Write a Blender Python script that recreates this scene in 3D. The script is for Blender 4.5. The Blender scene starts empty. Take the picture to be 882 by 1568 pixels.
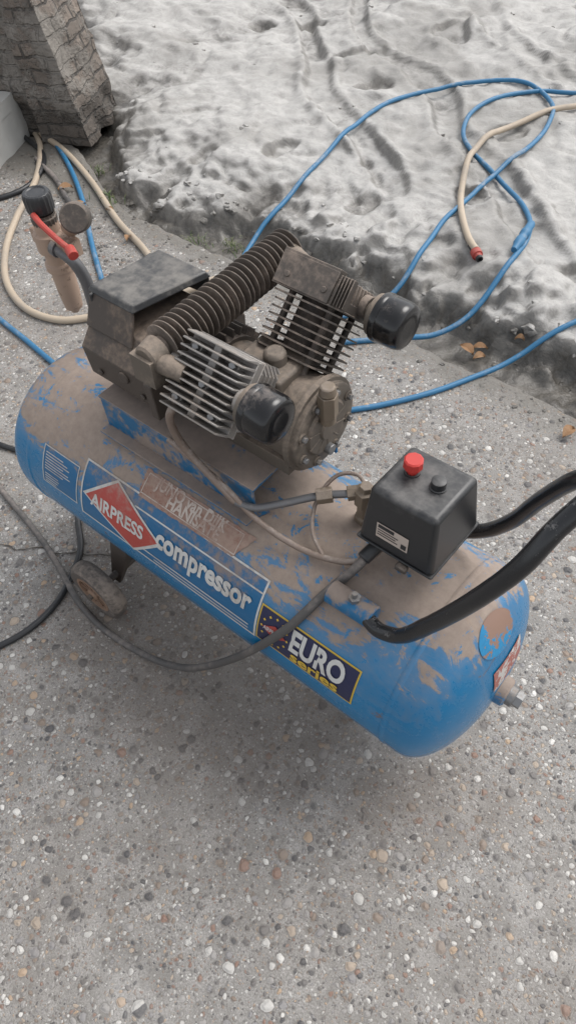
import bpy, bmesh, math, random
from mathutils import Vector, Matrix, noise
random.seed(7)
R=0.19; ZC=0.35; HL=0.4865; D=0.085
scene=bpy.context.scene
COL=scene.collection
rad=math.radians

# ------------------------------------------------------------------ materials
class NT:
    def __init__(s,name):
        s.m=bpy.data.materials.new(name); s.m.use_nodes=True
        s.t=s.m.node_tree; s.n=s.t.nodes; s.l=s.t.links
        s.b=s.n["Principled BSDF"]
    def add(s,ty,**k):
        n=s.n.new(ty)
        for a,b in k.items(): setattr(n,a,b)
        return n
    def _in(s,sock,v):
        if v is None: return
        if isinstance(v,bpy.types.NodeSocket): s.l.new(v,sock)
        else:
            if isinstance(v,tuple) and len(v)==3 and sock.type=='RGBA': v=(*v,1)
            sock.default_value=v
    def math(s,op,a,b=None,c=None,clamp=False):
        n=s.add("ShaderNodeMath",operation=op); n.use_clamp=clamp
        s._in(n.inputs[0],a); s._in(n.inputs[1],b); s._in(n.inputs[2],c)
        return n.outputs[0]
    def mix(s,f,a,b,bt='MIX'):
        n=s.add("ShaderNodeMix",data_type='RGBA',blend_type=bt)
        s._in(n.inputs[0],f); s._in(n.inputs[6],a); s._in(n.inputs[7],b)
        return n.outputs[2]
    def noise(s,scale,detail=4,rough=.6,vec=None,dist=0):
        n=s.add("ShaderNodeTexNoise"); n.inputs['Scale'].default_value=scale
        n.inputs['Detail'].default_value=detail; n.inputs['Roughness'].default_value=rough
        n.inputs['Distortion'].default_value=dist
        s._in(n.inputs['Vector'],vec if vec is not None else s.pos())
        return n
    def pos(s):
        if not hasattr(s,'_p'): s._p=s.add("ShaderNodeNewGeometry")
        return s._p.outputs['Position']
    def nz(s):
        s.pos(); x=s.add("ShaderNodeSeparateXYZ"); s.l.new(s._p.outputs['Normal'],x.inputs[0]); return x.outputs[2]
    def ss(s,v,a,b,o0=0.,o1=1.):
        n=s.add("ShaderNodeMapRange",interpolation_type='SMOOTHSTEP')
        s._in(n.inputs[0],v); n.inputs[1].default_value=a; n.inputs[2].default_value=b
        n.inputs[3].default_value=o0; n.inputs[4].default_value=o1
        return n.outputs[0]
    def ramp(s,f,stops,const=False):
        n=s.add("ShaderNodeValToRGB"); s._in(n.inputs[0],f); e=n.color_ramp.elements
        if const: n.color_ramp.interpolation='CONSTANT'
        while len(e)<len(stops): e.new(.5)
        for i,(p,c) in enumerate(stops): e[i].position=p; e[i].color=(*c,1)
        return n.outputs[0]
    def scale(s,v,sc):
        n=s.add("ShaderNodeMapping"); s._in(n.inputs[0],v); n.inputs['Scale'].default_value=sc; return n.outputs[0]
    def bump(s,h,strength,dist):
        n=s.add("ShaderNodeBump"); n.inputs['Strength'].default_value=strength; n.inputs['Distance'].default_value=dist
        s._in(n.inputs['Height'],h); s.l.new(n.outputs[0],s.b.inputs['Normal'])
    def out(s,col=None,rough=None,metal=None):
        s._in(s.b.inputs['Base Color'],col); s._in(s.b.inputs['Roughness'],rough); s._in(s.b.inputs['Metallic'],metal)
        return s.m

DUST=(.27,.225,.185)
def dusty(name,base,dust=DUST,lo=.35,hi=.85,rough=.45,metal=0.,up=.55,sc=14,amp=1.0,base2=None,maxd=.92,bump=.25):
    m=NT(name)
    n1=m.noise(sc,4,.65); n2=m.noise(sc*5,3,.7); n3=m.noise(sc*.35,1,.5)
    v=m.math('MULTIPLY',m.nz(),up)
    w=m.math('ADD',m.math('MULTIPLY',m.math('SUBTRACT',n1.outputs[0],.5),amp*1.3),m.math('MULTIPLY',m.math('SUBTRACT',n2.outputs[0],.5),amp*.9))
    w=m.math('ADD',w,m.math('MULTIPLY',m.math('SUBTRACT',n3.outputs[0],.5),amp*.8))
    f=m.ss(m.math('ADD',m.math('ADD',v,w),.25),lo,hi,0.,maxd)
    b=m.mix(n3.outputs[0],base,base2 or tuple(c*.7 for c in base))
    d=m.mix(n2.outputs[0],tuple(c*.72 for c in dust),tuple(min(1,c*1.25) for c in dust))
    c=m.mix(f,b,d)
    r=m.math('ADD',m.math('MULTIPLY',f,.9-rough),rough,clamp=True)
    mt=m.math('MULTIPLY',m.math('SUBTRACT',1.,f),metal) if metal else 0.
    m.bump(m.math('ADD',n2.outputs[0],f),bump,.0008)
    return m.out(c,r,mt)

def mat_tank():
    m=NT("tank_paint_dusty")
    n1=m.noise(5,6,.70,dist=.4); n2=m.noise(60,4,.7); n3=m.noise(2.3,2,.5)
    st=m.noise(9,6,.74,vec=m.scale(m.pos(),(1.,3.,1.6)),dist=1.4)
    chips=m.noise(19,6,.78,dist=.6)
    v=m.nz()
    w=m.math('MULTIPLY',m.math('SUBTRACT',n1.outputs[0],.5),2.3)
    w=m.math('ADD',w,m.math('MULTIPLY',m.math('SUBTRACT',st.outputs[0],.5),2.5))
    w=m.math('ADD',w,m.math('MULTIPLY',m.math('SUBTRACT',n2.outputs[0],.5),.6))
    f=m.ss(m.math('ADD',v,w),.52,.84,0.,.97)
    film=m.ss(m.math('ADD',v,m.math('MULTIPLY',w,.8)),-.05,.9,.0,.30)
    f=m.math('MAXIMUM',f,film)
    rub=m.ss(chips.outputs[0],.58,.62,0.,.88)
    f=m.math('MULTIPLY',f,m.math('SUBTRACT',1.,rub))
    blue=m.mix(n3.outputs[0],(.001,.115,.26),(.003,.18,.385))
    rn=m.noise(11,6,.75,dist=.8)
    rust=m.ss(rn.outputs[0],.65,.675,0.,.85)
    blue=m.mix(rust,blue,(.13,.07,.045))
    d=m.mix(n2.outputs[0],(.18,.133,.103),(.35,.28,.225))
    c=m.mix(f,blue,d)
    r=m.math('ADD',m.math('MULTIPLY',f,.6),.25,clamp=True)
    m.bump(m.math('ADD',m.math('MULTIPLY',n2.outputs[0],.5),f),.3,.001)
    return m.out(c,r,0.)

def mat_concrete():
    m=NT("exposed_aggregate_concrete")
    wn=m.noise(48,2,.5)
    vadd=m.add("ShaderNodeVectorMath",operation='MULTIPLY_ADD')
    m.l.new(wn.outputs['Color'],vadd.inputs[0]); vadd.inputs[1].default_value=(.014,.014,.0); m.l.new(m.pos(),vadd.inputs[2])
    flat=m.add("ShaderNodeVectorMath",operation='MULTIPLY'); m.l.new(vadd.outputs[0],flat.inputs[0]); flat.inputs[1].default_value=(1,1,0)
    P=flat.outputs[0]
    nb=m.noise(1.3,3,.6); nf=m.noise(300,3,.75); nm=m.noise(14,4,.65)
    cem=m.mix(m.ss(nm.outputs[0],.3,.7),(.225,.215,.20),(.37,.355,.335))
    cem=m.mix(m.ss(nf.outputs[0],.38,.62,0.,.7),cem,(.13,.122,.11))
    h=m.math('MULTIPLY',nf.outputs[0],.25)
    stops=[(0,(.042,.045,.053)),(.10,(.12,.113,.11)),(.24,(.22,.165,.125)),(.36,(.31,.297,.283)),(.50,(.40,.32,.245)),(.58,(.24,.233,.233)),(.69,(.24,.135,.095)),(.76,(.52,.505,.475)),(.90,(.68,.66,.62)),(.96,(.44,.31,.20))]
    for sc,pres,t0,t1,am in ((200,.15,.24,.35,.8),(100,.22,.22,.30,.92),(56,.25,.20,.27,1.),(34,.55,.17,.25,1.)):
        v=m.add("ShaderNodeTexVoronoi",feature='F1'); v.inputs['Scale'].default_value=sc; m.l.new(P,v.inputs['Vector'])
        s=m.add("ShaderNodeSeparateColor"); m.l.new(v.outputs['Color'],s.inputs[0])
        thr=m.math('ADD',m.math('MULTIPLY',s.outputs[1],t1),t0)
        df=m.math('SUBTRACT',thr,v.outputs['Distance'])
        pm=m.math('GREATER_THAN',s.outputs[2],pres)
        mask=m.math('MULTIPLY',m.ss(df,0.,.06),pm)
        col=m.ramp(s.outputs[0],stops,True)
        col=m.mix(m.ss(nf.outputs[0],.3,.8,0.,.4),col,(.26,.24,.22))
        if sc<150: cem=m.mix(m.math('MULTIPLY',m.math('MULTIPLY',m.ss(df,-.12,0.),pm),.5),cem,(.095,.087,.078))
        cem=m.mix(m.math('MULTIPLY',mask,am),cem,col)
        dome=m.math('MULTIPLY',m.ss(df,0.,.25),pm)
        h=m.math('MAXIMUM',h,m.math('MULTIPLY',dome,.4+22/sc))
    cem=m.mix(m.ss(nb.outputs[0],.35,.7,0.,.35),cem,(.20,.172,.145),'MIX')
    sl=m.noise(3.5,4,.6)
    cem=m.mix(m.ss(sl.outputs[0],.50,.72,0.,.25),cem,(.40,.385,.365))
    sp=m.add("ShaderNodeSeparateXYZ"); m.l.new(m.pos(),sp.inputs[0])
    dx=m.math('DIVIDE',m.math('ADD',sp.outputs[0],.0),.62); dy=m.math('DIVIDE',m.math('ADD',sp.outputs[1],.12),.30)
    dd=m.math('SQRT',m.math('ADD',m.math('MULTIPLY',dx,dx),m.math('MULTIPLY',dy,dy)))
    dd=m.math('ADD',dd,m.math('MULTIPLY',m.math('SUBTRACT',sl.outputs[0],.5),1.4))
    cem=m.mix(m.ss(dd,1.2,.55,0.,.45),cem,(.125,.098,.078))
    # mud splashed over the slab next to the gutter
    my=m.math('ADD',sp.outputs[1],m.math('MULTIPLY',m.math('SUBTRACT',nm.outputs[0],.5),.35))
    cem=m.mix(m.ss(my,.90,1.03,0.,.8),cem,(.15,.14,.122))
    m.bump(h,.75,.0045)
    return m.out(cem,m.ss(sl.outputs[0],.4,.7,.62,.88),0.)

def mat_mud():
    m=NT("cement_mud")
    n1=m.noise(3,4,.6,dist=.5); n2=m.noise(18,6,.74,dist=.4); n3=m.noise(140,3,.7); n4=m.noise(1.3,5,.62,dist=.9)
    sep=m.add("ShaderNodeSeparateXYZ"); m.l.new(m.pos(),sep.inputs[0])
    zz=m.math('ADD',sep.outputs[2],m.math('MULTIPLY',m.math('SUBTRACT',n1.outputs[0],.5),.11))
    zz=m.math('ADD',zz,m.math('MULTIPLY',m.math('SUBTRACT',n2.outputs[0],.5),.07))
    dry=m.ss(zz,.015,.075)
    nz=m.ss(m.nz(),.72,.985)
    dry=m.math('MULTIPLY',dry,m.math('ADD',m.math('MULTIPLY',nz,.75),.25))
    light=m.mix(m.ss(n2.outputs[0],.3,.7),(.335,.325,.308),(.455,.443,.422))
    light=m.mix(m.ss(n4.outputs[0],.46,.60,0.,.60),light,(.25,.24,.222))
    light=m.mix(m.ss(n3.outputs[0],.55,.75,0.,.3),light,(.19,.18,.165))
    dark=m.mix(m.ss(n2.outputs[0],.3,.7),(.070,.064,.056),(.155,.143,.125))
    c=m.mix(dry,dark,light)
    m.bump(m.math('ADD',n2.outputs[0],m.math('MULTIPLY',n3.outputs[0],.25)),.6,.011)
    r=m.math('ADD',m.math('MULTIPLY',dry,.48),m.ss(sep.outputs[2],-.03,.0,.20,.34),clamp=True)
    return m.out(c,r,0.)

def mat_wall():
    m=NT("old_brick_render")
    tc=m.add("ShaderNodeTexCoord")
    br=m.add("ShaderNodeTexBrick"); mp=m.add("ShaderNodeMapping"); m.l.new(tc.outputs['UV'],mp.inputs[0])
    wn=m.noise(9,4,.6,vec=tc.outputs['UV'])
    va=m.add("ShaderNodeVectorMath",operation='MULTIPLY_ADD'); m.l.new(wn.outputs['Color'],va.inputs[0]); va.inputs[1].default_value=(.045,.045,0); m.l.new(mp.outputs[0],va.inputs[2])
    m.l.new(va.outputs[0],br.inputs['Vector']); br.inputs['Scale'].default_value=1.
    br.inputs['Brick Width'].default_value=.17; br.inputs['Row Height'].default_value=.055; br.inputs['Mortar Size'].default_value=.006; br.inputs['Mortar Smooth'].default_value=.5
    br.inputs['Color1'].default_value=(.29,.24,.20,1); br.inputs['Color2'].default_value=(.20,.17,.145,1); br.inputs['Mortar'].default_value=(.10,.09,.08,1)
    n1=m.noise(5,6,.7); n2=m.noise(40,6,.7)
    f=m.ss(n1.outputs[0],.44,.54,0.,.92)
    ren=m.mix(n2.outputs[0],(.17,.155,.138),(.38,.35,.31))
    c=m.mix(f,br.outputs['Color'],ren)
    c=m.mix(m.ss(n2.outputs[0],.52,.7,0.,.5),c,(.09,.08,.07))
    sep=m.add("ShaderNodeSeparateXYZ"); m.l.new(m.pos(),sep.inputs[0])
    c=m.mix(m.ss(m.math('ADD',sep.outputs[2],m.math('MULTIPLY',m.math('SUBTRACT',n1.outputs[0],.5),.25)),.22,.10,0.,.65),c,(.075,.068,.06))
    m.bump(m.math('ADD',m.math('MULTIPLY',br.outputs['Fac'],-1.0),m.math('ADD',m.math('MULTIPLY',f,1.),m.math('MULTIPLY',n2.outputs[0],1.6))),1.,.014)
    return m.out(c,.9,0.)

M={}
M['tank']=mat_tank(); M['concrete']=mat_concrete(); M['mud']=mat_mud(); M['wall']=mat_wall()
M['bluesteel']=dusty("blue_steel",(.003,.125,.28),dust=(.24,.185,.145),lo=.22,hi=.62,up=.55,sc=11,amp=1.6)
M['alu']=dusty("cast_aluminium",(.33,.31,.29),dust=(.28,.235,.195),lo=.25,hi=.9,rough=.5,metal=.4,up=.3,sc=25)
M['aludark']=dusty("dark_cast_metal",(.105,.09,.078),dust=(.24,.19,.155),lo=.25,hi=.9,rough=.55,metal=.3,up=.45,sc=20)
M['fins']=dusty("dusty_cooler_fins",(.145,.122,.104),dust=(.26,.21,.172),lo=.15,hi=.8,rough=.6,metal=.2,up=.3,sc=20)
M['crank']=dusty("crankcase_cast",(.15,.127,.104),dust=(.25,.20,.158),lo=.2,hi=.9,rough=.55,metal=.3,up=.4,sc=22)
M['cowl']=dusty("dusty_cowl",(.070,.055,.045),dust=(.19,.145,.112),lo=.35,hi=.9,rough=.55,up=.35,sc=12)
M['blackplate']=dusty("black_plate",(.040,.041,.043),dust=(.22,.205,.185),lo=.42,hi=.98,rough=.36,up=.35,sc=8,maxd=.72)
M['blackgloss']=dusty("black_gloss",(.012,.012,.013),dust=(.2,.17,.15),lo=.62,hi=1.1,rough=.16,up=.3,sc=18,maxd=.6,bump=.05)
M['blackplastic']=dusty("black_plastic",(.026,.027,.029),dust=(.19,.18,.17),lo=.50,hi=1.2,rough=.34,up=.35,sc=10,maxd=.55,bump=.1)
M['rubber']=dusty("black_rubber_grip",(.016,.017,.019),dust=(.22,.21,.205),lo=.60,hi=.85,rough=.24,up=.35,sc=34,maxd=.65)
M['hoseblue']=dusty("blue_hose_rubber",(.030,.165,.32),dust=(.27,.30,.33),lo=.42,hi=.9,rough=.5,up=.25,sc=9,maxd=.75)
M['hosecream']=dusty("cream_hose_rubber",(.47,.385,.29),dust=(.29,.255,.22),lo=.26,hi=.9,rough=.6,up=.1,sc=9,maxd=.85)
M['cable']=dusty("grey_cable",(.085,.08,.077),dust=(.22,.19,.17),lo=.3,hi=.9,rough=.6,up=.3,sc=12)
M['blackhose']=dusty("black_hose",(.02,.021,.023),dust=(.17,.16,.15),lo=.6,hi=1.1,rough=.4,up=.3,sc=12,maxd=.6)
M['greypipe']=dusty("grey_pipe",(.17,.17,.175),lo=.5,hi=1.,rough=.4,metal=.4,up=.3,sc=18,maxd=.7)
M['copper']=dusty("dusty_tube",(.25,.19,.155),dust=(.30,.26,.23),lo=.3,hi=.8,rough=.5,metal=.3,up=.3,sc=20)
M['brass']=dusty("dirty_brass",(.25,.20,.15),dust=(.23,.19,.155),lo=.3,hi=.8,rough=.5,metal=.4,up=.3,sc=30)
M['steel']=dusty("dirty_steel",(.28,.28,.28),lo=.45,hi=.9,rough=.4,metal=.7,up=.3,sc=40)
M['filterbody']=dusty("beige_regulator",(.42,.30,.225),dust=(.19,.13,.095),lo=.34,hi=.54,rough=.5,up=.1,sc=22)
M['red']=dusty("red_plastic",(.60,.045,.035),lo=.6,hi=1.3,rough=.45,up=.3,sc=20,maxd=.5,bump=.05)
M['redfaded']=dusty("red_faded",(.48,.06,.045),lo=.4,hi=1.2,rough=.5,up=.3,sc=30,maxd=.7)
M['tyre']=dusty("dusty_tyre",(.10,.085,.075),dust=(.25,.205,.17),lo=.15,hi=.7,rough=.8,up=.2,sc=20)
M['rim']=dusty("brown_rim",(.24,.15,.10),dust=(.27,.21,.165),lo=.2,hi=.8,rough=.7,up=.2,sc=20)
M['dwhite']=dusty("decal_white",(.60,.60,.58),dust=(.31,.26,.22),lo=.34,hi=.9,rough=.4,up=.45,sc=16,maxd=.85,bump=.05)
M['dred']=dusty("decal_red",(.42,.055,.042),dust=(.31,.24,.20),lo=.42,hi=1.05,rough=.4,up=.4,sc=16,maxd=.75,bump=.05)
M['dnavy']=dusty("decal_navy",(.012,.016,.065),dust=(.25,.22,.22),lo=.5,hi=1.2,rough=.35,up=.4,sc=16,maxd=.6,bump=.05)
M['dyellow']=dusty("decal_yellow",(.62,.42,.05),dust=(.33,.27,.2),lo=.5,hi=1.2,rough=.4,up=.4,sc=16,maxd=.6,bump=.05)
M['dblue']=dusty("decal_blue",(.002,.115,.27),dust=(.235,.18,.145),lo=.42,hi=.88,rough=.3,up=.45,sc=11,amp=1.4,maxd=.85,bump=.05)
M['dbrown']=dusty("decal_worn_brown",(.27,.13,.085),dust=(.31,.23,.185),lo=.2,hi=.7,rough=.20,up=.3,sc=18,maxd=.8)
M['dpale']=dusty("decal_pale",(.54,.46,.40),dust=(.30,.20,.16),lo=.34,hi=.8,rough=.4,up=.3,sc=40,maxd=.85)
M['rust']=dusty("bare_rust_patch",(.17,.095,.065),dust=(.01,.19,.38),lo=.305,hi=.345,rough=.6,up=0,sc=22,amp=1.5,maxd=.95,base2=(.26,.17,.13))
M['torn']=dusty("torn_sticker",(.55,.53,.50),dust=(.28,.08,.06),lo=.26,hi=.32,rough=.5,up=0,sc=24,maxd=.9)
M['leaf']=dusty("dry_leaf",(.36,.22,.12),dust=(.25,.14,.07),rough=.7,sc=50)
M['grass']=dusty("green_grass",(.06,.12,.03),dust=(.14,.15,.07),rough=.6,sc=50)
M['block']=dusty("concrete_block",(.50,.49,.46),dust=(.32,.30,.27),lo=.3,hi=.8,rough=.9,up=0.,sc=12)
M['crack']=dusty("crack_dark",(.035,.03,.027),dust=(.07,.06,.05),rough=.9)

# ------------------------------------------------------------------ mesh tools
class MB:
    def __init__(s,name,mats,parent=None):
        s.name=name; s.mats=[M[k] for k in mats]; s.bm=bmesh.new(); s.mi=0; s.parent=parent
    def face(s,vs,mi=None):
        f=s.bm.faces.new(vs); f.material_index=s.mi if mi is None else mi; return f
    def box(s,c,sz,X=None):
        X=X or Matrix.Identity(3); c=Vector(c)
        v=[s.bm.verts.new(c+X@Vector((a*sz[0]/2,b*sz[1]/2,d*sz[2]/2))) for a in(-1,1) for b in(-1,1) for d in(-1,1)]
        for q in((0,1,3,2),(4,6,7,5),(0,4,5,1),(2,3,7,6),(0,2,6,4),(1,5,7,3)): s.face([v[i] for i in q])
    def hexa(s,bot,top):
        b=[s.bm.verts.new(p) for p in bot]; t=[s.bm.verts.new(p) for p in top]; n=len(b)
        s.face(b[::-1]); s.face(t)
        for i in range(n): s.face([b[i],b[(i+1)%n],t[(i+1)%n],t[i]])
    def lathe(s,o,ax,prof,n=32,ribs=None):
        o=Vector(o); ax=Vector(ax).normalized(); a=ax.orthogonal().normalized(); b=ax.cross(a)
        rings=[]
        for t,r in prof:
            if r<=1e-6: rings.append([s.bm.verts.new(o+ax*t)]); continue
            rr=[]
            for i in range(n):
                k=2*math.pi*i/n; q=r*(1-(ribs if ribs and i%2 else 0))
                rr.append(s.bm.verts.new(o+ax*t+(a*math.cos(k)+b*math.sin(k))*q))
            rings.append(rr)
        for A,B in zip(rings[:-1],rings[1:]):
            for i in range(n):
                j=(i+1)%n
                if len(A)==1 and len(B)==1: continue
                if len(A)==1: s.face([A[0],B[j],B[i]])
                elif len(B)==1: s.face([A[i],A[j],B[0]])
                else: s.face([A[i],A[j],B[j],B[i]])
    def cyl(s,p0,p1,r0,r1=None,n=24,bev=0.0):
        p0=Vector(p0); p1=Vector(p1); L=(p1-p0).length; r1=r0 if r1 is None else r1
        if bev: pr=[(0,0),(0,r0-bev),(bev,r0),(L-bev,r1),(L,r1-bev),(L,0)]
        else: pr=[(0,0),(0,r0),(L,r1),(L,0)]
        s.lathe(p0,p1-p0,pr,n)
    def hexnut(s,p0,p1,r): s.cyl(p0,p1,r,n=6)
    def tube(s,pts,r,n=12,step=.012,ribf=None):
        P=catmull(pts,step); N=len(P)
        T=[(P[min(i+1,N-1)]-P[max(i-1,0)]).normalized() for i in range(N)]
        a=T[0].orthogonal().normalized(); rings=[]
        for i in range(N):
            a=(a-T[i]*a.dot(T[i])).normalized(); b=T[i].cross(a)
            rr=r*(ribf(i) if ribf else 1)
            rings.append([s.bm.verts.new(P[i]+(a*math.cos(2*math.pi*k/n)+b*math.sin(2*math.pi*k/n))*rr) for k in range(n)])
        for A,B in zip(rings[:-1],rings[1:]):
            for k in range(n): s.face([A[k],A[(k+1)%n],B[(k+1)%n],B[k]])
        s.face(rings[0][::-1]); s.face(rings[-1])
    def done(s,smooth=True,bevel=0.,ang=35,seg=2):
        bmesh.ops.recalc_face_normals(s.bm,faces=s.bm.faces)
        me=bpy.data.meshes.new(s.name); s.bm.to_mesh(me); s.bm.free()
        for m in s.mats: me.materials.append(m)
        if smooth:
            me.shade_smooth(); me.set_sharp_from_angle(angle=rad(ang))
        o=bpy.data.objects.new(s.name,me); COL.objects.link(o)
        if s.parent: o.parent=s.parent
        if bevel:
            b=o.modifiers.new("bevel",'BEVEL'); b.width=bevel; b.segments=seg; b.limit_method='ANGLE'; b.angle_limit=rad(40); b.harden_normals=False
        return o
def catmull(pts,step):
    pts=[Vector(p) for p in pts]
    if len(pts)==2:
        n=max(2,int((pts[1]-pts[0]).length/step)); return [pts[0].lerp(pts[1],i/n) for i in range(n+1)]
    q=[pts[0]*2-pts[1]]+pts+[pts[-1]*2-pts[-2]]; out=[]
    for i in range(1,len(q)-2):
        p0,p1,p2,p3=q[i-1:i+3]; n=max(1,int((p2-p1).length/step))
        t0=0; t1=t0+max((p1-p0).length,1e-4)**.5; t2=t1+max((p2-p1).length,1e-4)**.5; t3=t2+max((p3-p2).length,1e-4)**.5
        for k in range(n):
            t=t1+(t2-t1)*k/n
            A1=p0*((t1-t)/(t1-t0))+p1*((t-t0)/(t1-t0)); A2=p1*((t2-t)/(t2-t1))+p2*((t-t1)/(t2-t1)); A3=p2*((t3-t)/(t3-t2))+p3*((t-t2)/(t3-t2))
            B1=A1*((t2-t)/(t2-t0))+A2*((t-t0)/(t2-t0)); B2=A2*((t3-t)/(t3-t1))+A3*((t-t1)/(t3-t1))
            out.append(B1*((t2-t)/(t2-t1))+B2*((t-t1)/(t2-t1)))
    out.append(pts[-1]); return out
def empty(name):
    e=bpy.data.objects.new(name,None); COL.objects.link(e); e.empty_display_size=.1; return e

# ------------------------------------------------------------------ ground
def sm(a,b,x):
    t=max(0,min(1,(x-a)/(b-a))); return t*t*(3-2*t)
EDGE=[(-30,3.0),(-3.0,2.0),(-2.3,1.5),(-1.95,1.28),(-1.7,1.09),(-1.44,1.12),(-1.2,1.16),(-1.0,1.26),(-.76,1.25),(-.52,1.22),(-.18,1.18),(.226,1.16),(.8,1.2),(30,1.6)]
def yedge(x):
    for (a,b),(c,d) in zip(EDGE[:-1],EDGE[1:]):
        if x<=c: return b+(d-b)*(x-a)/(c-a)
    return EDGE[-1][1]
def yslab(x):
    return (1.035 if x>-1.5 else 1.035+.25*sm(-1.5,-2.3,x))+.018*noise.fractal(Vector((x*4,0,0)),.9,2,4)+.012*noise.noise(Vector((x*21,3,0)))
def H(x,y):
    p=Vector((x,y,0))
    n0=noise.fractal(p*1.1,1.,2.,2); n1=noise.fractal(p*3.4+Vector((3,1,0)),.95,2.1,4)
    q=p+Vector((n0,n1,0))*.10
    n2=noise.fractal(q*13.,.75,2.2,4)
    rd=1-abs(noise.noise(q*3.2+Vector((1,9,0))))*2.2
    cr=1-min(1,abs(noise.noise(q*3.6+Vector((5,2,0))))*12)
    s=y-yedge(x)+.12*n1+.05*n2
    rise=.68*sm(-.05,.08,s)+.32*sm(.05,.30,s)
    plat=.082+.038*n0+.030*n1+.0105*n2+.014*rd-.013*cr*sm(-.1,.35,n1+.1)
    # shallow wheel / bucket tracks crossing the mud
    tr=y*.80+x*.60+.18*n0
    for c0 in (.62,1.02,1.62,-.35):
        u=abs(tr-c0-.25)/.07
        if u<1.6: plat+=(-.018*(1-sm(.55,1.,u))+.011*sm(.7,1.05,u)*(1-sm(1.1,1.6,u)))*sm(.15,.5,s)
    c=noise.noise(p*4.3+Vector((7,7,0))); plat-=.030*sm(.43,.53,c)*sm(0,.15,s)
    low=-.034+.014*n1+.009*n2
    z=low*(1-rise)+plat*rise
    far=sm(5,12,abs(y)+abs(x)*.3); z=z*(1-far)+.06*far
    ys_=1.035 if x>-1.5 else 1.035+.25*sm(-1.5,-2.3,x)
    if y<ys_+.07:
        z=min(z,-.012) if y>ys_-.03 else -.10
    return z
def axis_vals(segs):
    v=[segs[0][0]]
    for a,b,st in segs:
        n=max(1,round((b-a)/st)); v+= [a+(b-a)*(i+1)/n for i in range(n)]
    return v
xs=axis_vals([(-60,-12,6),(-12,-5,.7),(-5,-3.6,.08),(-3.6,-2.2,.022),(-2.2,.5,.012),(.5,1.6,.05),(1.6,6,.4),(6,60,6)])
ys=axis_vals([(-60,-10,10),(-10,.9,2.2),(.9,1.9,.011),(1.9,3.2,.017),(3.2,4.6,.03),(4.6,7,.2),(7,15,1),(15,60,6)])
verts=[(x,y,H(x,y)) for y in ys for x in xs]
nx=len(xs)
faces=[(j*nx+i,j*nx+i+1,(j+1)*nx+i+1,(j+1)*nx+i) for j in range(len(ys)-1) for i in range(nx-1)]
me=bpy.data.meshes.new("mud_ground"); me.from_pydata(verts,[],faces); me.materials.append(M['mud']); me.shade_smooth()
COL.objects.link(bpy.data.objects.new("mud_ground",me))
# concrete slab
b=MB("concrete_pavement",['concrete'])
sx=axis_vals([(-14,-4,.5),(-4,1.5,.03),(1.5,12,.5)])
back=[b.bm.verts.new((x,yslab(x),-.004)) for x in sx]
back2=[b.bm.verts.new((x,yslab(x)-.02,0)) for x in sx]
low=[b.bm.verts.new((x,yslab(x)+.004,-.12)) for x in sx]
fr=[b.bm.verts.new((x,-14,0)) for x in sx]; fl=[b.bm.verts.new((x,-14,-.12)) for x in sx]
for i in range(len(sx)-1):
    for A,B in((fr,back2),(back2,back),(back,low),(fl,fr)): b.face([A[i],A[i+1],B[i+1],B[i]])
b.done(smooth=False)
def G(x,y):
    return 0.0 if y<yslab(x)-.005 else max(H(x,y),-.03)
# clods
def lump(b,c,r,seed,fl=.7):
    vs=bmesh.ops.create_icosphere(b.bm,subdivisions=2,radius=r)['verts']
    for v in vs:
        p=v.co.copy(); k=1+.55*noise.noise(p/r*1.2+Vector((seed,seed*2,0)))+.3*noise.noise(p/r*3+Vector((seed,0,5)))
        v.co=Vector((p.x*k,p.y*k,p.z*k*fl))+Vector(c)
b=MB("mud_clods",['mud'])
for i in range(150):
    x=random.uniform(-1.8,.6); y=yedge(x)+random.gauss(.03,.07)
    if random.random()<.3: x=random.uniform(-3,.3); y=random.uniform(1.3,3.4)
    if y<1.10: y=1.10+random.random()*.05
    r=random.uniform(.006,.017)*(1.6 if random.random()<.1 else 1)
    lump(b,(x,y,H(x,y)-r*.25),r,i*1.7,.6)
lump(b,(-2.36,2.98,H(-2.36,2.98)+.02),.055,3.3)
lump(b,(-2.46,2.94,H(-2.46,2.94)+.01),.035,5.3)
b.done()
b=MB("gravel_debris",['mud'])
for i in range(170):
    x=random.uniform(-2.3,-1.3); y=random.uniform(.75,1.15)
    if random.random()<.25: x=random.uniform(-1.5,.4); y=random.gauss(1.0,.03)
    r=random.uniform(.003,.008); lump(b,(x,y,G(x,y)+r*.1),r,i*2.3,.5)
b.done()
def strip(b,pts,w):
    P=[Vector(p) for p in pts]; prev=None
    for i,p in enumerate(P):
        t=(P[min(i+1,len(P)-1)]-P[max(i-1,0)]).normalized(); n=Vector((-t.y,t.x,0))*w*random.uniform(.4,1.2)/2
        a=b.bm.verts.new(p+n); c=b.bm.verts.new(p-n)
        if prev: b.face([prev[0],a,c,prev[1]])
        prev=(a,c)
b=MB("pavement_crack",['crack'])
pts=[]
for i in range(80):
    t=i/79; x=-.80+t*.56; y=-.36+t*.36
    pts.append((x+.018*noise.fractal(Vector((t*7,0,0)),.9,2,4),y+.018*noise.fractal(Vector((0,t*7,0)),.9,2,4),.003))
strip(b,pts,.0042); b.done(smooth=False)

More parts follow.
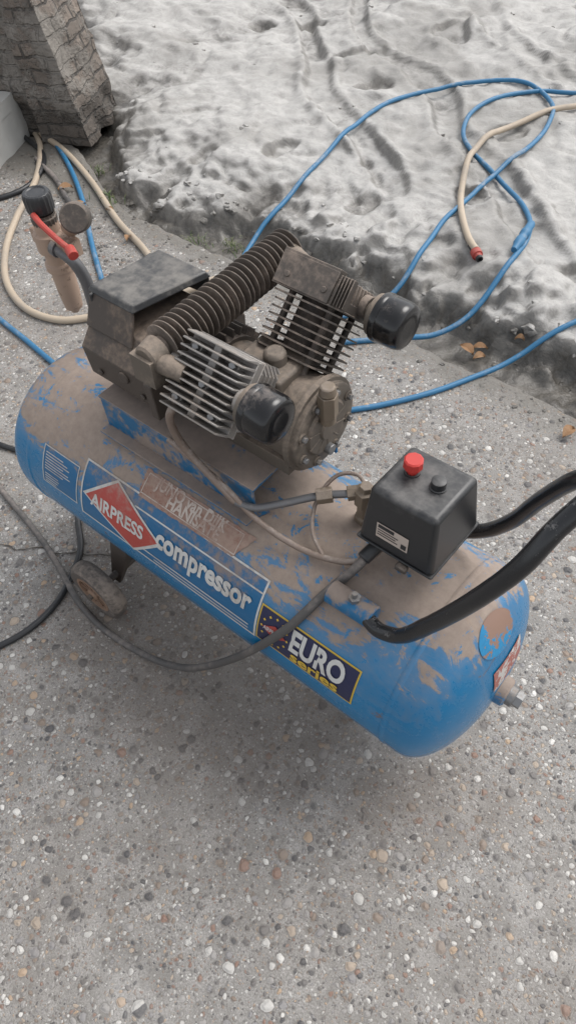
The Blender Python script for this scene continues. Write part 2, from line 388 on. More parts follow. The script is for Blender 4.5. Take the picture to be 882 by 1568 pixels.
# ------------------------------------------------------------------ brick wall, block
def uvbox(o):
    me=o.data; uv=me.uv_layers.new(name="UVMap")
    for p in me.polygons:
        n=p.normal
        for li in p.loop_indices:
            co=me.vertices[me.loops[li].vertex_index].co
            uv.data[li].uv=(co.x,co.y) if abs(n.z)>.7 else ((co.x,co.z) if abs(n.y)>abs(n.x) else (co.y,co.z))
def gridwall(name,length,thick,height,mat,amp,parent=None,taper=0):
    bm=bmesh.new(); bmesh.ops.create_cube(bm,size=1)
    for v in bm.verts: v.co=Vector(((v.co.x-.5)*length,(v.co.y+.5)*thick,(v.co.z+.5)*height))
    bmesh.ops.subdivide_edges(bm,edges=bm.edges,cuts=44,use_grid_fill=True)
    for v in bm.verts:
        p=v.co.copy(); n=noise.fractal(p*6,.8,2,4)
        d=Vector((1 if p.x>-.01 else 0,-1 if p.y<.01 else 0,0))
        if taper:
            k=max(1-taper*p.z,.45); v.co.x=-length+(v.co.x+length)*k
        v.co+=d*(n*amp)
        if p.z<.14: v.co-=d*amp*1.6*max(0,noise.noise(p*9)+.3)
    me=bpy.data.meshes.new(name); bm.to_mesh(me); bm.free(); me.materials.append(mat)
    o=bpy.data.objects.new(name,me); COL.objects.link(o); uvbox(o); me.shade_smooth(); me.set_sharp_from_angle(angle=rad(45))
    if parent: o.parent=parent
    return o
W=empty("brick_wall")
dirw=Vector((.9,.43,0)).normalized()
aw=math.atan2(dirw.y,dirw.x)
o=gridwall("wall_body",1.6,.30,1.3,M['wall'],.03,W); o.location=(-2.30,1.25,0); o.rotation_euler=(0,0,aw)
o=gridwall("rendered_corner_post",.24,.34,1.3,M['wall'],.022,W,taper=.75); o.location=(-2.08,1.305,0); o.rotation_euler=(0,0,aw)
W2=empty("concrete_block")
o=gridwall("block_body",.8,.40,.20,M['block'],.004,W2); o.location=(-2.24,.86,0); o.rotation_euler=(0,0,rad(25))

# ------------------------------------------------------------------ hoses
def hose(name,pts,r,mat):
    b=MB(name,[mat]); P=catmull([(p[0],p[1],0) for p in pts],.02)
    raw=[max(G(p.x,p.y),G(p.x+.012,p.y),G(p.x,p.y+.012),G(p.x-.012,p.y),G(p.x,p.y-.012)) for p in P]
    n=len(raw); zs=raw
    for k in (7,4):
        sz=[sum(zs[max(0,i-k):i+k+1])/len(zs[max(0,i-k):i+k+1]) for i in range(n)]
        zs=[max(a,c-.002) for a,c in zip(sz,raw)]
    k=2; zs=[sum(zs[max(0,i-k):i+k+1])/len(zs[max(0,i-k):i+k+1]) for i in range(n)]
    P=[Vector((p.x,p.y,zs[i]+r*.9)) for i,p in enumerate(P)]
    b.tube(P,r,12,.03)
    return b
f=lambda L:[(a/1000,c/1000) for a,c in L]
h=hose("blue_air_hose",f([(-850,800),(-912,940),(-987,1042),(-1034,1185),(-1038,1340),(-1067,1576),(-1107,1890),(-1118,2191),(-1013,2441),(-849,2606),(-707,2636),(-550,2521),(-476,2336),(-452,2104),(-463,1922),(-463,1731),(-451,1535),(-423,1363),(-413,1191),(-480,1040),(-560,900)]),.009,'hoseblue')
h.done()
h=hose("blue_air_hose",f([(-300,2950),(-508,2675),(-638,2621),(-746,2480),(-784,2301),(-725,2109),(-618,1994),(-452,1902),(-298,1792),(-214,1698),(-173,1606),(-146,1511),(-137,1364),(-153,1208),(-207,1102),(-281,1030),(-420,900)]),.009,'hoseblue')
z=G(-.155,1.53)+.024
h.lathe((-.176,1.62,z+.004),(.03,-.2,-.0),[(0,0),(0,.011),(.01,.014),(.05,.014),(.055,.017),(.075,.017),(.08,.014),(.1,.014),(.105,.017),(.13,.017),(.14,.013),(.17,.010),(.17,0)],20)
h.done()
h=hose("blue_air_hose",f([(330,1600),(164,1324),(69,1158),(6,1032),(-75,868),(-168,732),(-233,658),(-330,560)]),.0085,'hoseblue'); h.done()
h=hose("blue_air_hose",f([(-1900,420),(-1600,340),(-1439,314),(-1276,297),(-1127,279),(-960,262)]),.009,'hoseblue'); h.done()
h=hose("blue_air_hose",f([(-2900,1480),(-2611,1325),(-2352,1269),(-2092,1163),(-1790,992),(-1512,798),(-1313,668),(-1150,560)]),.010,'hoseblue'); h.done()
h=hose("cream_water_hose",f([(-330,2800),(-459,2568),(-551,2393),(-615,2188),(-597,1955),(-507,1734),(-397,1552),(-309,1447),(-262,1410)]),.0115,'hosecream')
h.mats.append(M['redfaded']); h.mats.append(M['blackhose']); h.mi=2
z=G(-.25,1.4)+.02; p=Vector((-.268,1.415,z)); d=Vector((.06,-.05,-.004)).normalized()
h.lathe(p-d*.03,d,[(0,0),(0,.0135),(.03,.0135),(.03,0)],16); h.mi=1
h.lathe(p,d,[(0,0),(0,.014),(.006,.018),(.028,.018),(.03,.013),(.04,.012),(.04,0)],12); h.mi=2
h.lathe(p+d*.036,d,[(0,.012),(.014,.011),(.014,.007),(.006,.006),(.006,0)],16); h.done()
h=hose("cream_water_hose",f([(-3200,1600),(-2923,1449),(-2571,1312),(-2305,1193),(-2070,985),(-1898,747),(-1752,581),(-1582,456),(-1402,402),(-1262,429),(-1190,497),(-1100,640),(-1010,820),(-980,904),(-900,990),(-820,900)]),.0125,'hosecream'); h.done()
h=hose("cream_water_hose",f([(-2800,1400),(-2466,1267),(-2171,1212),(-1853,1100),(-1545,961),(-1293,874),(-1100,760),(-900,600)]),.0125,'hosecream'); h.done()
h=hose("grey_drain_hose",f([(-2200,1090),(-2100,1060),(-2000,1030),(-1850,960),(-1700,900)]),.011,'cable'); h.done()
h=hose("black_rubber_hose",f([(-3000,1400),(-2700,1290),(-2450,1200),(-2200,1130),(-2080,1000),(-2050,880),(-2150,700),(-2400,560)]),.011,'blackhose'); h.done()
h=hose("black_rubber_hose",f([(-1200,-90),(-963,-49),(-828,-12),(-740,-5),(-659,-35),(-600,-65),(-558,-99),(-490,-150),(-445,-218),(-415,-290),(-408,-354),(-415,-410),(-431,-455),(-480,-560)]),.008,'blackhose'); h.done()
# ------------------------------------------------------------------ compressor
C=empty("air_compressor")
prof=[]
N=18
for i in range(N+1):
    a=math.pi/2*i/N; prof.append((-HL-D*math.cos(a),R*math.sin(a)))
prof+= [(-HL+.02,R),(-.2,R),(0,R),(.2,R),(HL-.02,R)]
for i in range(N+1):
    a=math.pi/2*(N-i)/N; prof.append((HL+D*math.cos(a),R*math.sin(a)))
prof[0]=(prof[0][0],0); prof[-1]=(prof[-1][0],0)
b=MB("tank_shell",['tank'],C); b.lathe((0,0,ZC),(1,0,0),prof,128)
for sx_ in (-1,1):
    b.lathe((sx_*.455,0,ZC),(1,0,0),[(-.007,R-.001),(-.004,R+.0012),(0,R+.0018),(.004,R+.0012),(.007,R-.001)],128)
b.done(ang=60)
def cp(x,a,e=0.0):
    a=rad(a); return Vector((x,-(R+e)*math.sin(a),ZC+(R+e)*math.cos(a)))
def patch(b,q,e,nu=24,nv=8,jag=0):
    g=[]
    for i in range(nu+1):
        row=[]
        for j in range(nv+1):
            u=i/nu; v=j/nv
            x=(q[0][0]*(1-u)+q[1][0]*u)*(1-v)+(q[3][0]*(1-u)+q[2][0]*u)*v
            a=(q[0][1]*(1-u)+q[1][1]*u)*(1-v)+(q[3][1]*(1-u)+q[2][1]*u)*v
            if jag and (i in(0,nu) or j in(0,nv)):
                x+=jag*noise.noise(Vector((i*.9,j*.9,1))); a+=jag*200*noise.noise(Vector((i*.7,j*.7,9)))
            row.append(b.bm.verts.new(cp(x,a,e)))
        g.append(row)
    for i in range(nu):
        for j in range(nv): b.face([g[i][j],g[i+1][j],g[i+1][j+1],g[i][j+1]])
def rect(x0,x1,a0,a1): return [(x0,a0),(x1,a0),(x1,a1),(x0,a1)]
def frame(b,x0,x1,a0,a1,w,e,wa=None):
    wa=wa or math.degrees(w/R)
    patch(b,rect(x0,x1,a0,a0+wa),e,24,1); patch(b,rect(x0,x1,a1-wa,a1),e,24,1)
    patch(b,rect(x0,x0+w,a0+wa,a1-wa),e,1,10); patch(b,rect(x1-w,x1,a0+wa,a1-wa),e,1,10)
def text(name,s,x,a,size,mat,e,parent,bold=0.,sx=1.,sh=0.,cut=None):
    c=bpy.data.curves.new(name,'FONT'); c.body=s; c.size=size; c.offset=bold; c.shear=sh; c.resolution_u=4
    o=bpy.data.objects.new(name,c); COL.objects.link(o)
    dg=bpy.context.evaluated_depsgraph_get(); dg.update()
    me=bpy.data.meshes.new_from_object(o.evaluated_get(dg)); bpy.data.objects.remove(o)
    w=max((v.co.x for v in me.vertices),default=0)
    for v in me.vertices: v.co=cp(x+v.co.x*sx,a-math.degrees(v.co.y/R),e)
    me.materials.clear(); me.materials.append(M[mat]); me.name=name
    o2=bpy.data.objects.new(name,me); COL.objects.link(o2); o2.parent=parent
    return w*sx
# main label
b=MB("label_frame",['dblue','dwhite'],C)
b.mi=0; patch(b,rect(-.285,.18,44.5,82.5),.0006,40,14)
b.mi=1; frame(b,-.285,.182,44,83,.004,.0012)
patch(b,rect(-.14,.18,52,53),.0012,24,1); patch(b,rect(-.13,.165,76.5,77.5),.0012,24,1); patch(b,rect(-.075,.165,79.3,80.2),.0012,24,1)
b.done(smooth=False)
b=MB("red_diamond_label",['dred','dwhite'],C)
b.mi=1; patch(b,[(-.278,65.5),(-.196,44.8),(-.055,65.5),(-.131,84)],.0018,14,14)
b.mi=0; patch(b,[(-.268,65.5),(-.194,46.6),(-.066,65.5),(-.133,82.2)],.0024,14,14); b.done(smooth=False)
text("diamond_text","AIRPRESS",-.252,70,.040,'dwhite',.003,C,bold=.0012,sx=.91)
text("compressor_text","compressor",-.072,67.5,.060,'dwhite',.0024,C,bold=.0022,sx=.80)
b=MB("small_info_label",['dblue','dwhite'],C); b.mi=0; patch(b,rect(-.405,-.297,52,79),.0006,8,8); b.mi=1; frame(b,-.405,-.297,52,79,.0025,.0012)
for i in range(7): patch(b,rect(-.397,-.397+.05+.03*random.random(),56+i*1.9,56.7+i*1.9),.0012,4,1)
for i in range(4): patch(b,rect(-.397,-.397+.03+.02*random.random(),71+i*1.9,71.7+i*1.9),.0012,4,1)
b.done(smooth=False)
b=MB("euro_series_label",['dyellow','dnavy','dwhite','dred'],C)
b.mi=0; patch(b,rect(.184,.393,57,82),.0010,20,8); b.mi=1; patch(b,rect(.187,.390,58,81),.0016,20,8)
b.mi=3; patch(b,[(.196,69.5),(.222,65),(.248,69.5),(.222,74)],.0026,4,4)
b.mi=0
for i in range(12):
    k=2*math.pi*i/12; x=.222+.028*math.cos(k); a=69.5+math.degrees(.030*math.sin(k)/R); patch(b,[(x-.003,a),(x,a-.9),(x+.003,a),(x,a+.9)],.0024,1,1)
b.done(smooth=False)
text("euro_text","EURO",.255,73.0,.064,'dwhite',.003,C,bold=.0024,sx=.68)
text("series_text","series",.262,79.6,.030,'dyellow',.003,C,bold=.0008,sx=1.45)
text("diamond_text_small","AIRPRESS",.199,70.6,.012,'dwhite',.0034,C,bold=.0002,sx=.75)
b=MB("worn_type_label",['dbrown'],C); patch(b,[(-.148,29.5),(.122,29.5),(.095,45),(-.140,46)],.0015,30,8,jag=.004); b.done(smooth=False)
b=MB("worn_label_border",['dpale'],C); frame(b,-.138,.098,31,43.6,.002,.0021); b.done(smooth=False)
text("worn_text_a","JUNO van DIJK",-.112,36.6,.032,'dpale',.0022,C,bold=.0010,sx=.84)
text("worn_text_b","HANISATE",-.075,42.4,.031,'dpale',.0022,C,bold=.0010,sx=.9)
def capz(y,z,e=0.001):
    k=1-((y*y+(z-ZC)**2)/(R*R)); return HL+D*math.sqrt(max(k,0))+e
b=MB("scraped_round_mark",['rust'],C)
cy,cz,rr=0.0,.505,.046; rings=[]
for i in range(6):
    t=i/5; rings.append([b.bm.verts.new((capz(cy+rr*t*math.cos(k*math.pi/16),cz+.62*rr*t*math.sin(k*math.pi/16),.0018),cy+rr*t*math.cos(k*math.pi/16),cz+.62*rr*t*math.sin(k*math.pi/16))) for k in range(32)])
for A,B_ in zip(rings[:-1],rings[1:]):
    for k in range(32): b.face([A[k],A[(k+1)%32],B_[(k+1)%32],B_[k]])
bmesh.ops.remove_doubles(b.bm,verts=b.bm.verts,dist=1e-5); b.done()
b=MB("torn_sticker",['torn'],C)
g=[[b.bm.verts.new((capz(-.035+.09*i/8,.395+.055*j/8,.0018),-.035+.09*i/8,.395+.055*j/8)) for j in range(9)] for i in range(9)]
for i in range(8):
    for j in range(8): b.face([g[i][j],g[i+1][j],g[i+1][j+1],g[i][j+1]])
b.done()
# outlet boss
b=MB("outlet_fitting",['tank','steel'],C)
b.lathe((.555,0,ZC),(1,0,0),[(0,.030),(.006,.028),(.030,.026),(.033,.022),(.033,.0)],28); b.mi=1
b.cyl((.586,0,ZC),(.600,0,ZC),.019,n=20,bev=.002); b.hexnut((.598,0,ZC),(.612,0,ZC),.015); b.done()
# legs, axle, wheels
b=MB("leg_brackets",['cowl'],C)
for s in(-1,1):
    b.hexa([(-.345,s*.10,.17),(-.275,s*.10,.17),(-.275,s*.12,.20),(-.345,s*.12,.20)],[(-.325,s*.165,.06),(-.295,s*.165,.06),(-.295,s*.175,.06),(-.325,s*.175,.06)])
b.box((-.31,0,.16),(.09,.24,.008)); b.box((.33,0,.100),(.05,.06,.16))
b.cyl((-.31,-.245,.08),(-.31,.245,.08),.009)
b.done(bevel=.002)
b=MB("rubber_foot",['tyre'],C)
b.cyl((.33,0,0),(.33,0,.03),.032,.026,bev=.003)
b.done()
for s in(-1,1):
    b=MB("wheel_%s"%('front' if s<0 else 'rear'),['tyre','rim','aludark'],C)
    yo=s*.222; ax=(0,s,0)
    b.lathe((-.31,yo,.081),ax,[(-.020,.052),(-.022,.060),(-.021,.072),(-.014,.079),(-.004,.0815),(.004,.0815),(.014,.079),(.021,.072),(.022,.060),(.020,.052),(-.020,.052)],48)
    b.mi=1; b.lathe((-.31,yo,.081),ax,[(.016,.0525),(.021,.052),(.021,.045),(.006,.043),(.004,.0)],36)
    b.lathe((-.31,yo,.081),ax,[(.0,.018),(.020,.017),(.024,.012),(.024,0)],24)
    for k in range(10):
        a=2*math.pi*k/10; X=Matrix.Rotation(a,3,'Y'); b.box(Vector((-.31,yo+s*.011,.081))+X@Vector((.031,0,0)),(.032,.012,.005),X)
    b.mi=2; b.cyl((-.31,yo+s*.02,.081),(-.31,yo+s*.031,.081),.007)
    b.done()
# handle sockets + handle
for s,nm in((-1,'front'),(1,'rear')):
    b=MB("handle_socket_"+nm,['bluesteel','steel'],C)
    yy=-.105 if s<0 else .105
    b.lathe((.288,yy,.527),(1,.0,.03),[(0,0),(0,.017),(.002,.020),(.083,.020),(.085,.0175),(.085,0)],28)
    b.mi=1; b.hexnut((.335,yy,.542),(.335,yy,.556),.010); b.cyl((.335,yy,.55),(.335,yy,.566),.0045,n=10); b.done()
HP=[(.355,-.108,.530),(.372,-.115,.532),(.390,-.120,.534),(.425,-.121,.556),(.471,-.120,.642),(.524,-.110,.762),(.551,-.090,.829),(.566,-.057,.881),(.585,-.015,.915),(.597,.03,.905),(.585,.055,.875),(.548,.064,.835),(.508,.085,.742),(.476,.098,.652),(.440,.105,.588),(.395,.108,.545),(.36,.106,.531)]
b=MB("handle_tube",['rubber','blackhose'],C); b.tube(HP,.0122,18,.008,ribf=lambda i:1+.035*noise.noise(Vector((i*.35,1,2)))+.05*(1 if 14<i<70 else 0))
b.done(ang=60)
# saddle
b=MB("pump_saddle",['bluesteel'],C)
b.box((-.088,-.068,.563),(.375,.006,.085)); b.box((-.088,.165,.548),(.375,.006,.115)); b.box((-.088,.048,.6085),(.381,.239,.006))
b.box((-.088,-.082,.536),(.375,.024,.005))
b.done(bevel=.0015)
# ---------------- pump
YC,ZK=.055,.69
b=MB("crankcase",['crank','steel','aludark'],C)
b.lathe((-.05,YC,ZK),(1,0,0),[(0,0),(0,.062),(.01,.068),(.04,.070),(.17,.074),(.185,.078)],48)
b.lathe((.135,YC,ZK),(1,0,0),[(0,.078),(.001,.084),(.012,.084),(.0125,.080),(.013,.077),(.020,.077),(.022,.074),(.022,.050),(.027,.046),(.027,.020),(.031,.018),(.031,0)],48)
b.box((.045,YC,.627),(.17,.13,.03)); b.box((.045,YC,.66),(.15,.10,.06))
for k in range(8):
    a=2*math.pi*(k+.5)/8; y=YC+.064*math.cos(a); z=ZK+.064*math.sin(a)
    b.cyl((.152,y,z),(.160,y,z),.009,n=14); b.mi=1; b.hexnut((.160,y,z),(.166,y,z),.0055); b.mi=0
for k in range(10):
    a=2*math.pi*k/10; X=Matrix.Rotation(a,3,'X'); b.box(Vector((.158,YC,ZK))+X@Vector((0,0,.035)),(.010,.003,.026),X)
b.mi=1; b.cyl((.16,YC+.0,ZK-.045),(.172,YC,ZK-.045),.010,n=16,bev=.001)
b.done(bevel=.0015)
b=MB("breather",['brass','aludark'],C)
b.cyl((.145,.045,.748),(.175,.045,.748),.012); b.cyl((.170,.045,.735),(.170,.045,.778),.0165,n=6); b.cyl((.170,.045,.778),(.170,.045,.795),.014,.012,bev=.002); b.cyl((.170,.045,.720),(.170,.045,.735),.013)
b.done(bevel=.001)
def cylinder(nm,sg,xc,wid,matf,matb,up=0.,fx=0.):
    Nn=Vector((0,sg*.7071,.7071)); T=Vector((0,-sg*.7071,.7071))
    O=Vector((xc,YC,ZK)); X=Matrix(((1,0,0),(0,T.y,Nn.y),(0,T.z,Nn.z)))
    P=lambda x,t,n:O+X@Vector((x,t,n))
    b=MB(nm+"_barrel",[matb],C)
    b.cyl(P(0,0,.05),P(0,0,.15+up),.036,n=32)
    nf=7 if up==0 else 8
    for i in range(nf):
        n=.078+i*(.0112 if up==0 else .0122)
        w=wid*(.90 if i<nf-1 else .96)
        h=w/2; c=.014; pr=[(-h+c,-h),(h-c,-h),(h,-h+c),(h,h-c),(h-c,h),(-h+c,h),(-h,h-c),(-h,-h+c)]
        b.hexa([P(a,d,n-.0014) for a,d in pr],[P(a,d,n+.0014) for a,d in pr])
    for a in(-1,1):
        for d in(-1,1): b.cyl(P(a*.038,d*.038,.06),P(a*.038,d*.038,.15+up),.006,n=12)
    b.done(ang=30)
    b=MB(nm+"_head",[matf,'steel'],C)
    h=wid/2; u=up
    b.box(P(0,0,.158+u),(wid,.118,.016),X)
    b.box(P(0,0,.150+u),(wid*1.02,.121,.003),X)
    for i in range(11):
        t=-.057+i*.0114; top=.195-(.004 if i in(0,10) else 0)+u+random.uniform(-.0008,.0008); j=random.uniform(-.0008,.0008)
        b.hexa([P(-h,t-.0026,.165+u),P(h,t-.0026,.165+u),P(h,t+.0026,.165+u),P(-h,t+.0026,.165+u)],[P(-h+.004,t-.0014+j,top),P(h-.004,t-.0014-j,top),P(h-.004,t+.0014-j,top),P(-h+.004,t+.0014+j,top)])
    b.box(P(0,0,.174+u),(.014,.114,.020),X)
    for a in(-1,1): b.cyl(P(a*h*.98,0,.172+u),P(a*(h+.012),0,.172+u),.019,n=24)
    for a,d in((-1,-1),(1,-1),(-1,1),(1,1),(0,-.1)):
        b.mi=0; b.cyl(P(a*.036,d*.040,.16+u),P(a*.036,d*.040,.182+u),.0085,n=14); b.mi=1; b.hexnut(P(a*.036,d*.040,.182+u),P(a*.036,d*.040,.189+u),.0065)
    b.mi=0
    if sg>0:
        b.box(P(-.014,.0575,.176+u),(wid-.028,.010,.050),X)
        b.box(P(-.014,.050,.202+u),(wid-.028,.024,.006),X)
        b.cyl(P(-.045,.0615,.168+u),P(-.045,.065,.168+u),.005,n=12); b.cyl(P(.025,.0615,.168+u),P(.025,.065,.168+u),.005,n=12)
        for i in range(5): b.box(P(h-.020+i*.0055,.060,.175+u),(.0022,.014,.046),X)
    b.done(bevel=.0008,seg=1)
    b=MB(nm+"_air_filter",['blackgloss','crank'],C)
    q=P(h+.010+fx,0,.172+u*.85); b.mi=1
    b.lathe(q,(1,0,0),[(-.004,.014),(.006,.016),(.010,.027),(.014,.033),(.024,.034),(.026,.031)],36)
    b.mi=0; b.lathe(q,(1,0,0),[(.022,.034),(.024,.0385),(.030,.0395),(.034,.0375),(.037,.0385),(.064,.0375),(.072,.035),(.075,.031),(.0745,.015),(.0735,0)],48)
    b.done(ang=40)
cylinder("front_cylinder",-1,.037,.124,'alu','alu',0.,-.010)
cylinder("rear_cylinder",1,.062,.134,'aludark','aludark',.022,0.)
b=MB("crankcase_top",['crank'],C)
b.box((.05,YC,.755),(.10,.08,.05)); b.cyl((.06,YC,.75),(.06,YC,.80),.022,.018); b.done(bevel=.006)
# finned intercooler tube
b=MB("finned_cooler_tube",['fins','crank'],C)
x0,z0=-.060,.828
b.cyl((x0,-.085,z0),(x0,.245,z0+.006),.018,n=24)
for i in range(25):
    y=-.060+i*.0123; b.lathe((x0+random.uniform(-.0008,.0008),y,z0+i*.00025),(random.uniform(-.04,.04),1,random.uniform(-.04,.04)),[(-.0011,.015),(-.0009,.0360),(.0009,.0362),(.0011,.015)],40)
b.mi=1
b.lathe((x0,-.100,z0),(0,1,0),[(0,0),(0,.018),(.004,.022),(.030,.026),(.034,.0)],28)
b.cyl((x0,-.085,z0-.006),(-.0,-.075,.815),.017,n=20); b.cyl((x0,.235,z0+.006),(.0,.205,.842),.018,n=20)
b.box((x0-.004,-.092,z0-.02),(.046,.028,.05))
b.done(bevel=.0006,seg=1,ang=30)
# motor + cowl
b=MB("electric_motor",['aludark'],C)
b.lathe((-.14,YC,ZK),(1,0,0),[(0,0),(0,.075),(.10,.075),(.10,.04)],40)
for k in range(28):
    a=2*math.pi*k/28; X=Matrix.Rotation(a,3,'X'); b.box(Vector((-.09,YC,ZK))+X@Vector((0,0,.08)),(.09,.003,.018),X)
b.box((-.09,YC,.625),(.10,.12,.03)); b.box((-.24,YC,.628),(.05,.16,.035)); b.done()
b=MB("motor_cowl",['cowl'],C)
pf=[(-.050,.640),(-.055,.705),(-.015,.748),(.128,.748),(.168,.705),(.165,.640)]
b.hexa([(-.305,y,z) for y,z in pf],[(-.135,y,z) for y,z in pf])
pg=[(-.062,.632),(-.064,.710),(-.018,.762),(.130,.762),(.178,.710),(.174,.632)]
b.hexa([(-.137,y,z) for y,z in pg],[(-.118,y,z) for y,z in pg])
b.cyl((-.20,-.052,.685),(-.20,-.058,.685),.012)
b.cyl((-.27,-.052,.66),(-.27,-.057,.66),.006); b.cyl((-.16,-.052,.66),(-.16,-.057,.66),.006)
b.done(bevel=.006,seg=3)
b=MB("motor_hood",['blackplate','cowl'],C)
b.hexa([(-.316,-.004,.786),(-.200,-.004,.786),(-.163,.152,.786),(-.290,.152,.786)],[(-.309,.003,.798),(-.206,.003,.798),(-.170,.146,.798),(-.286,.146,.798)])
b.mi=1
b.hexa([(-.306,-.032,.735),(-.190,-.032,.735),(-.190,-.024,.735),(-.306,-.024,.735)],[(-.312,-.001,.788),(-.204,-.001,.788),(-.204,.007,.788),(-.312,.007,.788)])
b.mi=0
b.hexa([(-.300,.140,.742),(-.175,.150,.742),(-.175,.156,.742),(-.300,.146,.742)],[(-.290,.143,.788),(-.168,.145,.788),(-.168,.151,.788),(-.290,.149,.788)])
b.box((-.302,.065,.765),(.006,.15,.046))
b.done(bevel=.004,seg=3)
# pipes
b=MB("discharge_pipe",['copper','brass','greypipe'],C)
b.tube([(-.006,-.098,.775),(-.020,-.108,.745),(-.026,-.103,.700),(-.016,-.095,.655),(.03,-.090,.61),(.075,-.088,.578)],.0068,12,.008)
b.mi=2; b.tube([(.075,-.088,.578),(.105,-.078,.575),(.14,-.050,.583),(.19,-.002,.595),(.232,.028,.602)],.0068,12,.008)
b.mi=1; b.hexnut((.185,-.007,.594),(.205,.010,.598),.014); b.hexnut((.225,.024,.601),(.25,.045,.605),.013)
b.lathe((.252,.038,.530),(0,0,1),[(0,0),(0,.018),(.02,.018),(.022,.014),(.05,.014),(.052,.019),(.085,.019),(.088,.013),(.098,.011),(.098,0)],6)
b.hexnut((.252,.038,.606),(.275,.05,.606),.014)
b.done(bevel=.001)
b=MB("unloader_tubes",['copper','brass'],C)
b.tube([(-.07,-.088,.64),(.05,-.086,.60),(.115,-.085,.560),(.18,-.080,.542),(.24,-.070,.540),(.29,-.052,.548),(.318,-.03,.565),(.325,-.010,.60)],.0055,12,.008)
b.tube([(.245,-.068,.541),(.205,-.045,.556),(.185,-.005,.585),(.195,.04,.612),(.225,.055,.618),(.25,.045,.61)],.0035,10,.006)
b.done()
# pressure switch
b=MB("pressure_switch_box",['blackplastic','blackgloss'],C)
b.hexa([(.290,-.038,.608),(.424,-.038,.608),(.428,.094,.608),(.294,.092,.608)],[(.300,-.026,.724),(.412,-.026,.724),(.416,.082,.724),(.303,.080,.724)])
o=b.done(bevel=.009,seg=4)
b=MB("pressure_switch_base",['blackplastic','aludark'],C)
b.hexa([(.300,-.030,.592),(.414,-.030,.592),(.416,.084,.592),(.302,.082,.592)],[(.287,-.041,.610),(.427,-.041,.610),(.431,.097,.610),(.291,.095,.610)])
b.mi=1; b.box((.375,-.041,.597),(.02,.012,.012)); b.cyl((.345,.03,.53),(.345,.03,.60),.017); b.cyl((.345,.03,.528),(.345,.03,.55),.024,n=6)
b.mi=0; b.cyl((.318,-.015,.585),(.31,-.05,.572),.012,n=14); b.done(bevel=.003)
b=MB("switch_buttons",['red','blackplastic'],C)
b.lathe((.333,.033,.717),(0,0,1),[(0,.008),(.020,.008),(.021,.015),(.034,.0145),(.036,.012),(.036,0)],10); b.mi=1
b.lathe((.333,.033,.722),(0,0,1),[(0,.013),(.004,.012),(.004,.009)],20)
b.lathe((.378,.031,.722),(0,0,1),[(0,.013),(.004,.013),(.005,.0115),(.017,.011),(.018,.009),(.018,0)],24,); b.done()
b=MB("switch_label",['dpale','blackplastic'],C)
def fp(x,z):
    t=(z-.608)/.116; return Vector((x,-.038+.012*t-.0012,z))
b.face([b.bm.verts.new(fp(*p)) for p in((.322,.634),(.378,.634),(.377,.664),(.321,.664))]); b.done(smooth=False)
b=MB("switch_label_print",['blackplastic'],C)
def fq(x0,x1,z0,z1):
    vs=[]
    for p in((x0,z0),(x1,z0),(x1,z1),(x0,z1)): q=fp(*p); q.y-=.0005; vs.append(b.bm.verts.new(q))
    b.face(vs)
fq(.324,.352,.655,.662); fq(.324,.360,.650,.652); fq(.324,.356,.645,.647); fq(.324,.360,.640,.642); fq(.366,.375,.637,.647); b.done(smooth=False)
# power cable
b=MB("power_cable",['cable'],C)
pts=[(-1.15,-.06,.01),(-.95,-.11,.01),(-.831,-.150,.01),(-.609,-.191,.01),(-.48,-.225,.01),(-.374,-.259,.01),(-.27,-.272,.01),(-.18,-.267,.012),(-.09,-.255,.03),(-.01,-.243,.08),(.07,-.228,.17),(.135,-.212,.26),(.185,-.204,.345)]
for x,a in((.224,72),(.250,58),(.265,47),(.280,34),(.292,24)): pts.append(tuple(cp(x,a,.009)))
pts+= [(.305,-.062,.556),(.315,-.035,.578)]
b.tube(pts,.0080,14,.012); b.done(ang=60)
# ---------------- filter regulator (left)
b=MB("filter_regulator",['filterbody','blackplastic','redfaded','greypipe','aludark'],C)
b.lathe((-.556,.10,.572),(0,0,1),[(0,0),(0,.009),(.010,.010),(.012,.019),(.05,.0225),(.105,.0235),(.108,.029),(.122,.029),(.125,.024),(.150,.024),(.152,.032),(.190,.032),(.192,.025),(.212,.024)],32)
b.mi=0; b.box((-.52,.10,.745),(.07,.036,.034)); b.box((-.59,.10,.745),(.02,.03,.03))
b.mi=4; b.lathe((-.556,.10,.782),(0,0,1),[(0,.025),(.012,.026),(.014,.024),(.02,.024)],40,ribs=.06)
b.mi=1; b.lathe((-.556,.10,.802),(0,0,1),[(0,.022),(.006,.027),(.034,.028),(.040,.0255),(.041,.020),(.039,.017),(.039,0)],40,ribs=.05)
b.mi=2; b.tube([(-.545,.074,.812),(-.52,.068,.806),(-.475,.066,.790),(-.440,.068,.776)],.0060,10,.006); b.cyl((-.448,.068,.780),(-.428,.06,.776),.010,n=12)
b.mi=4; b.cyl((-.480,.125,.805),(-.462,.105,.818),.028,n=28,bev=.003); b.mi=0; b.cyl((-.51,.12,.775),(-.475,.120,.805),.018,n=20)
b.mi=3; b.tube([(-.530,.085,.745),(-.510,.085,.742),(-.488,.09,.728),(-.478,.098,.69),(-.478,.10,.60),(-.470,.10,.50)],.0125,14,.01); b.cyl((-.528,.085,.745),(-.515,.085,.744),.017,n=16)
b.cyl((-.478,.10,.53),(-.478,.10,.545),.02,n=6)
b.done(bevel=.0006,seg=1)
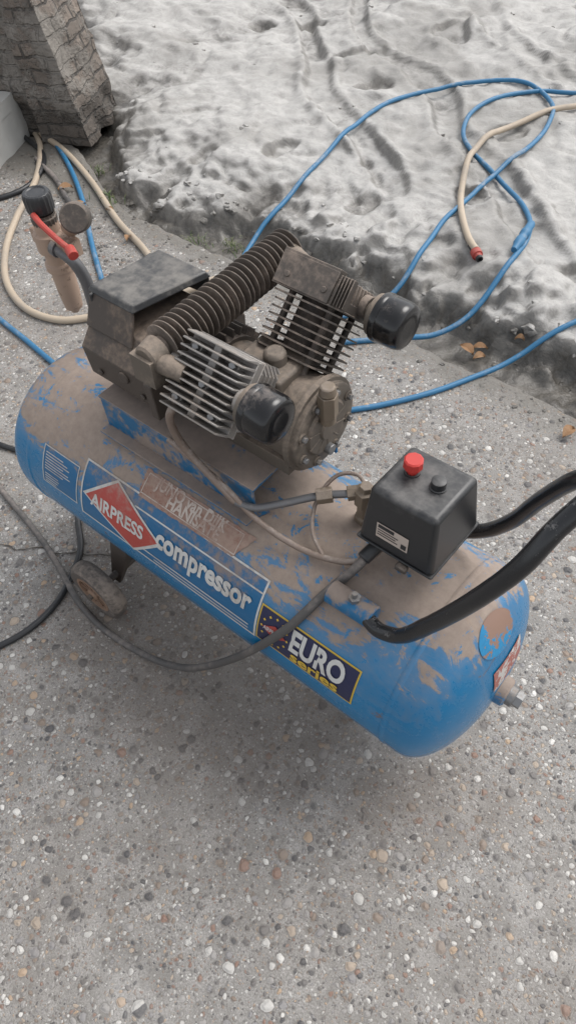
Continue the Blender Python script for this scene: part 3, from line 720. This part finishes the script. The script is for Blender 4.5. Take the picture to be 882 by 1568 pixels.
# ------------------------------------------------------------------ leaves, grass
def leaf(b,c,s,rz):
    X=Matrix.Rotation(rz,3,'Z'); prev=None
    for i in range(9):
        t=i/8; w=s*.32*math.sin(math.pi*t)**.8*(1+.35*math.sin(t*25)); z=.012*math.sin(t*3)+.004
        l=b.bm.verts.new(Vector(c)+X@Vector((s*(t-.5),w,z+.010))); m_=b.bm.verts.new(Vector(c)+X@Vector((s*(t-.5),0,z))); r=b.bm.verts.new(Vector(c)+X@Vector((s*(t-.5),-w,z+.007)))
        if prev:
            b.face([prev[0],prev[1],m_,l]); b.face([prev[1],prev[2],r,m_])
        prev=(l,m_,r)
b=MB("fallen_leaves",['leaf'])
for x,y,s in((.0-.10,1.12,.06),(-.07,1.15,.05),(-.05,1.11,.04),(.32,.95,.05),(.03,1.2,.03),(-1.75,.95,.05),(-1.62,.99,.04),(-1.9,1.0,.06),(-1.42,.9,.04),(-.9,1.12,.035)):
    leaf(b,(x,y,G(x,y)+.004),s,random.uniform(0,6))
b.done()
b=MB("grass_tufts",['grass'])
for cx,cy,n in((-1.10,1.12,40),(-1.22,1.07,25),(-1.7,1.06,30),(-1.95,1.2,30),(-.93,1.12,20)):
    for i in range(n):
        x=cx+random.gauss(0,.03); y=cy+random.gauss(0,.02); z=G(x,y); a=random.uniform(0,6.28); l=random.uniform(.015,.04); w=.0015
        d=Vector((math.cos(a),math.sin(a),0)); s_=Vector((-d.y,d.x,0))*w
        p=Vector((x,y,z)); v=[b.bm.verts.new(p-s_),b.bm.verts.new(p+s_),b.bm.verts.new(p+d*l*.4+s_+Vector((0,0,l*.7))),b.bm.verts.new(p+d*l*.4-s_+Vector((0,0,l*.7))),b.bm.verts.new(p+d*l+Vector((0,0,l*.8)))]
        b.face(v[:4]); b.face([v[3],v[2],v[4]])
b.done(smooth=False)

# ------------------------------------------------------------------ light
w=bpy.data.worlds.new("World"); scene.world=w; w.use_nodes=True
nt=w.node_tree; bg=nt.nodes["Background"]; sky=nt.nodes.new("ShaderNodeTexSky"); sky.sky_type='NISHITA'; sky.sun_disc=False
az=rad(20); el=rad(55)
sky.sun_elevation=el; sky.sun_rotation=az; sky.air_density=1.; sky.dust_density=3.; sky.ozone_density=1.
hs=nt.nodes.new("ShaderNodeHueSaturation"); hs.inputs['Saturation'].default_value=.2; hs.inputs['Value'].default_value=1.75
nt.links.new(sky.outputs[0],hs.inputs['Color']); nt.links.new(hs.outputs[0],bg.inputs[0]); bg.inputs[1].default_value=.15
sl=bpy.data.lights.new("sun",'SUN'); sl.energy=1.2; sl.angle=rad(35); sl.color=(1,.97,.93)
so=bpy.data.objects.new("sun",sl); COL.objects.link(so)
dv=Vector((math.sin(az)*math.cos(el),math.cos(az)*math.cos(el),math.sin(el)))
so.rotation_euler=dv.to_track_quat('Z','Y').to_euler()
# ------------------------------------------------------------------ camera
fv=Vector((-.4103,.4428,-.7972)).normalized(); rv=Vector((.7753,.6297,-.0493)); rv=(rv-fv*rv.dot(fv)).normalized(); uv_=rv.cross(fv)
ca=bpy.data.cameras.new("camera"); ca.sensor_fit='VERTICAL'; ca.sensor_height=36; ca.lens=1116.24/1568*36; ca.clip_start=.02; ca.clip_end=300
co=bpy.data.objects.new("camera",ca); COL.objects.link(co)
co.matrix_world=Matrix(((rv.x,uv_.x,-fv.x,.6569),(rv.y,uv_.y,-fv.y,-.5887),(rv.z,uv_.z,-fv.z,1.5452),(0,0,0,1)))
scene.camera=co
scene.view_settings.view_transform='Standard'; scene.view_settings.look='None'; scene.view_settings.exposure=0
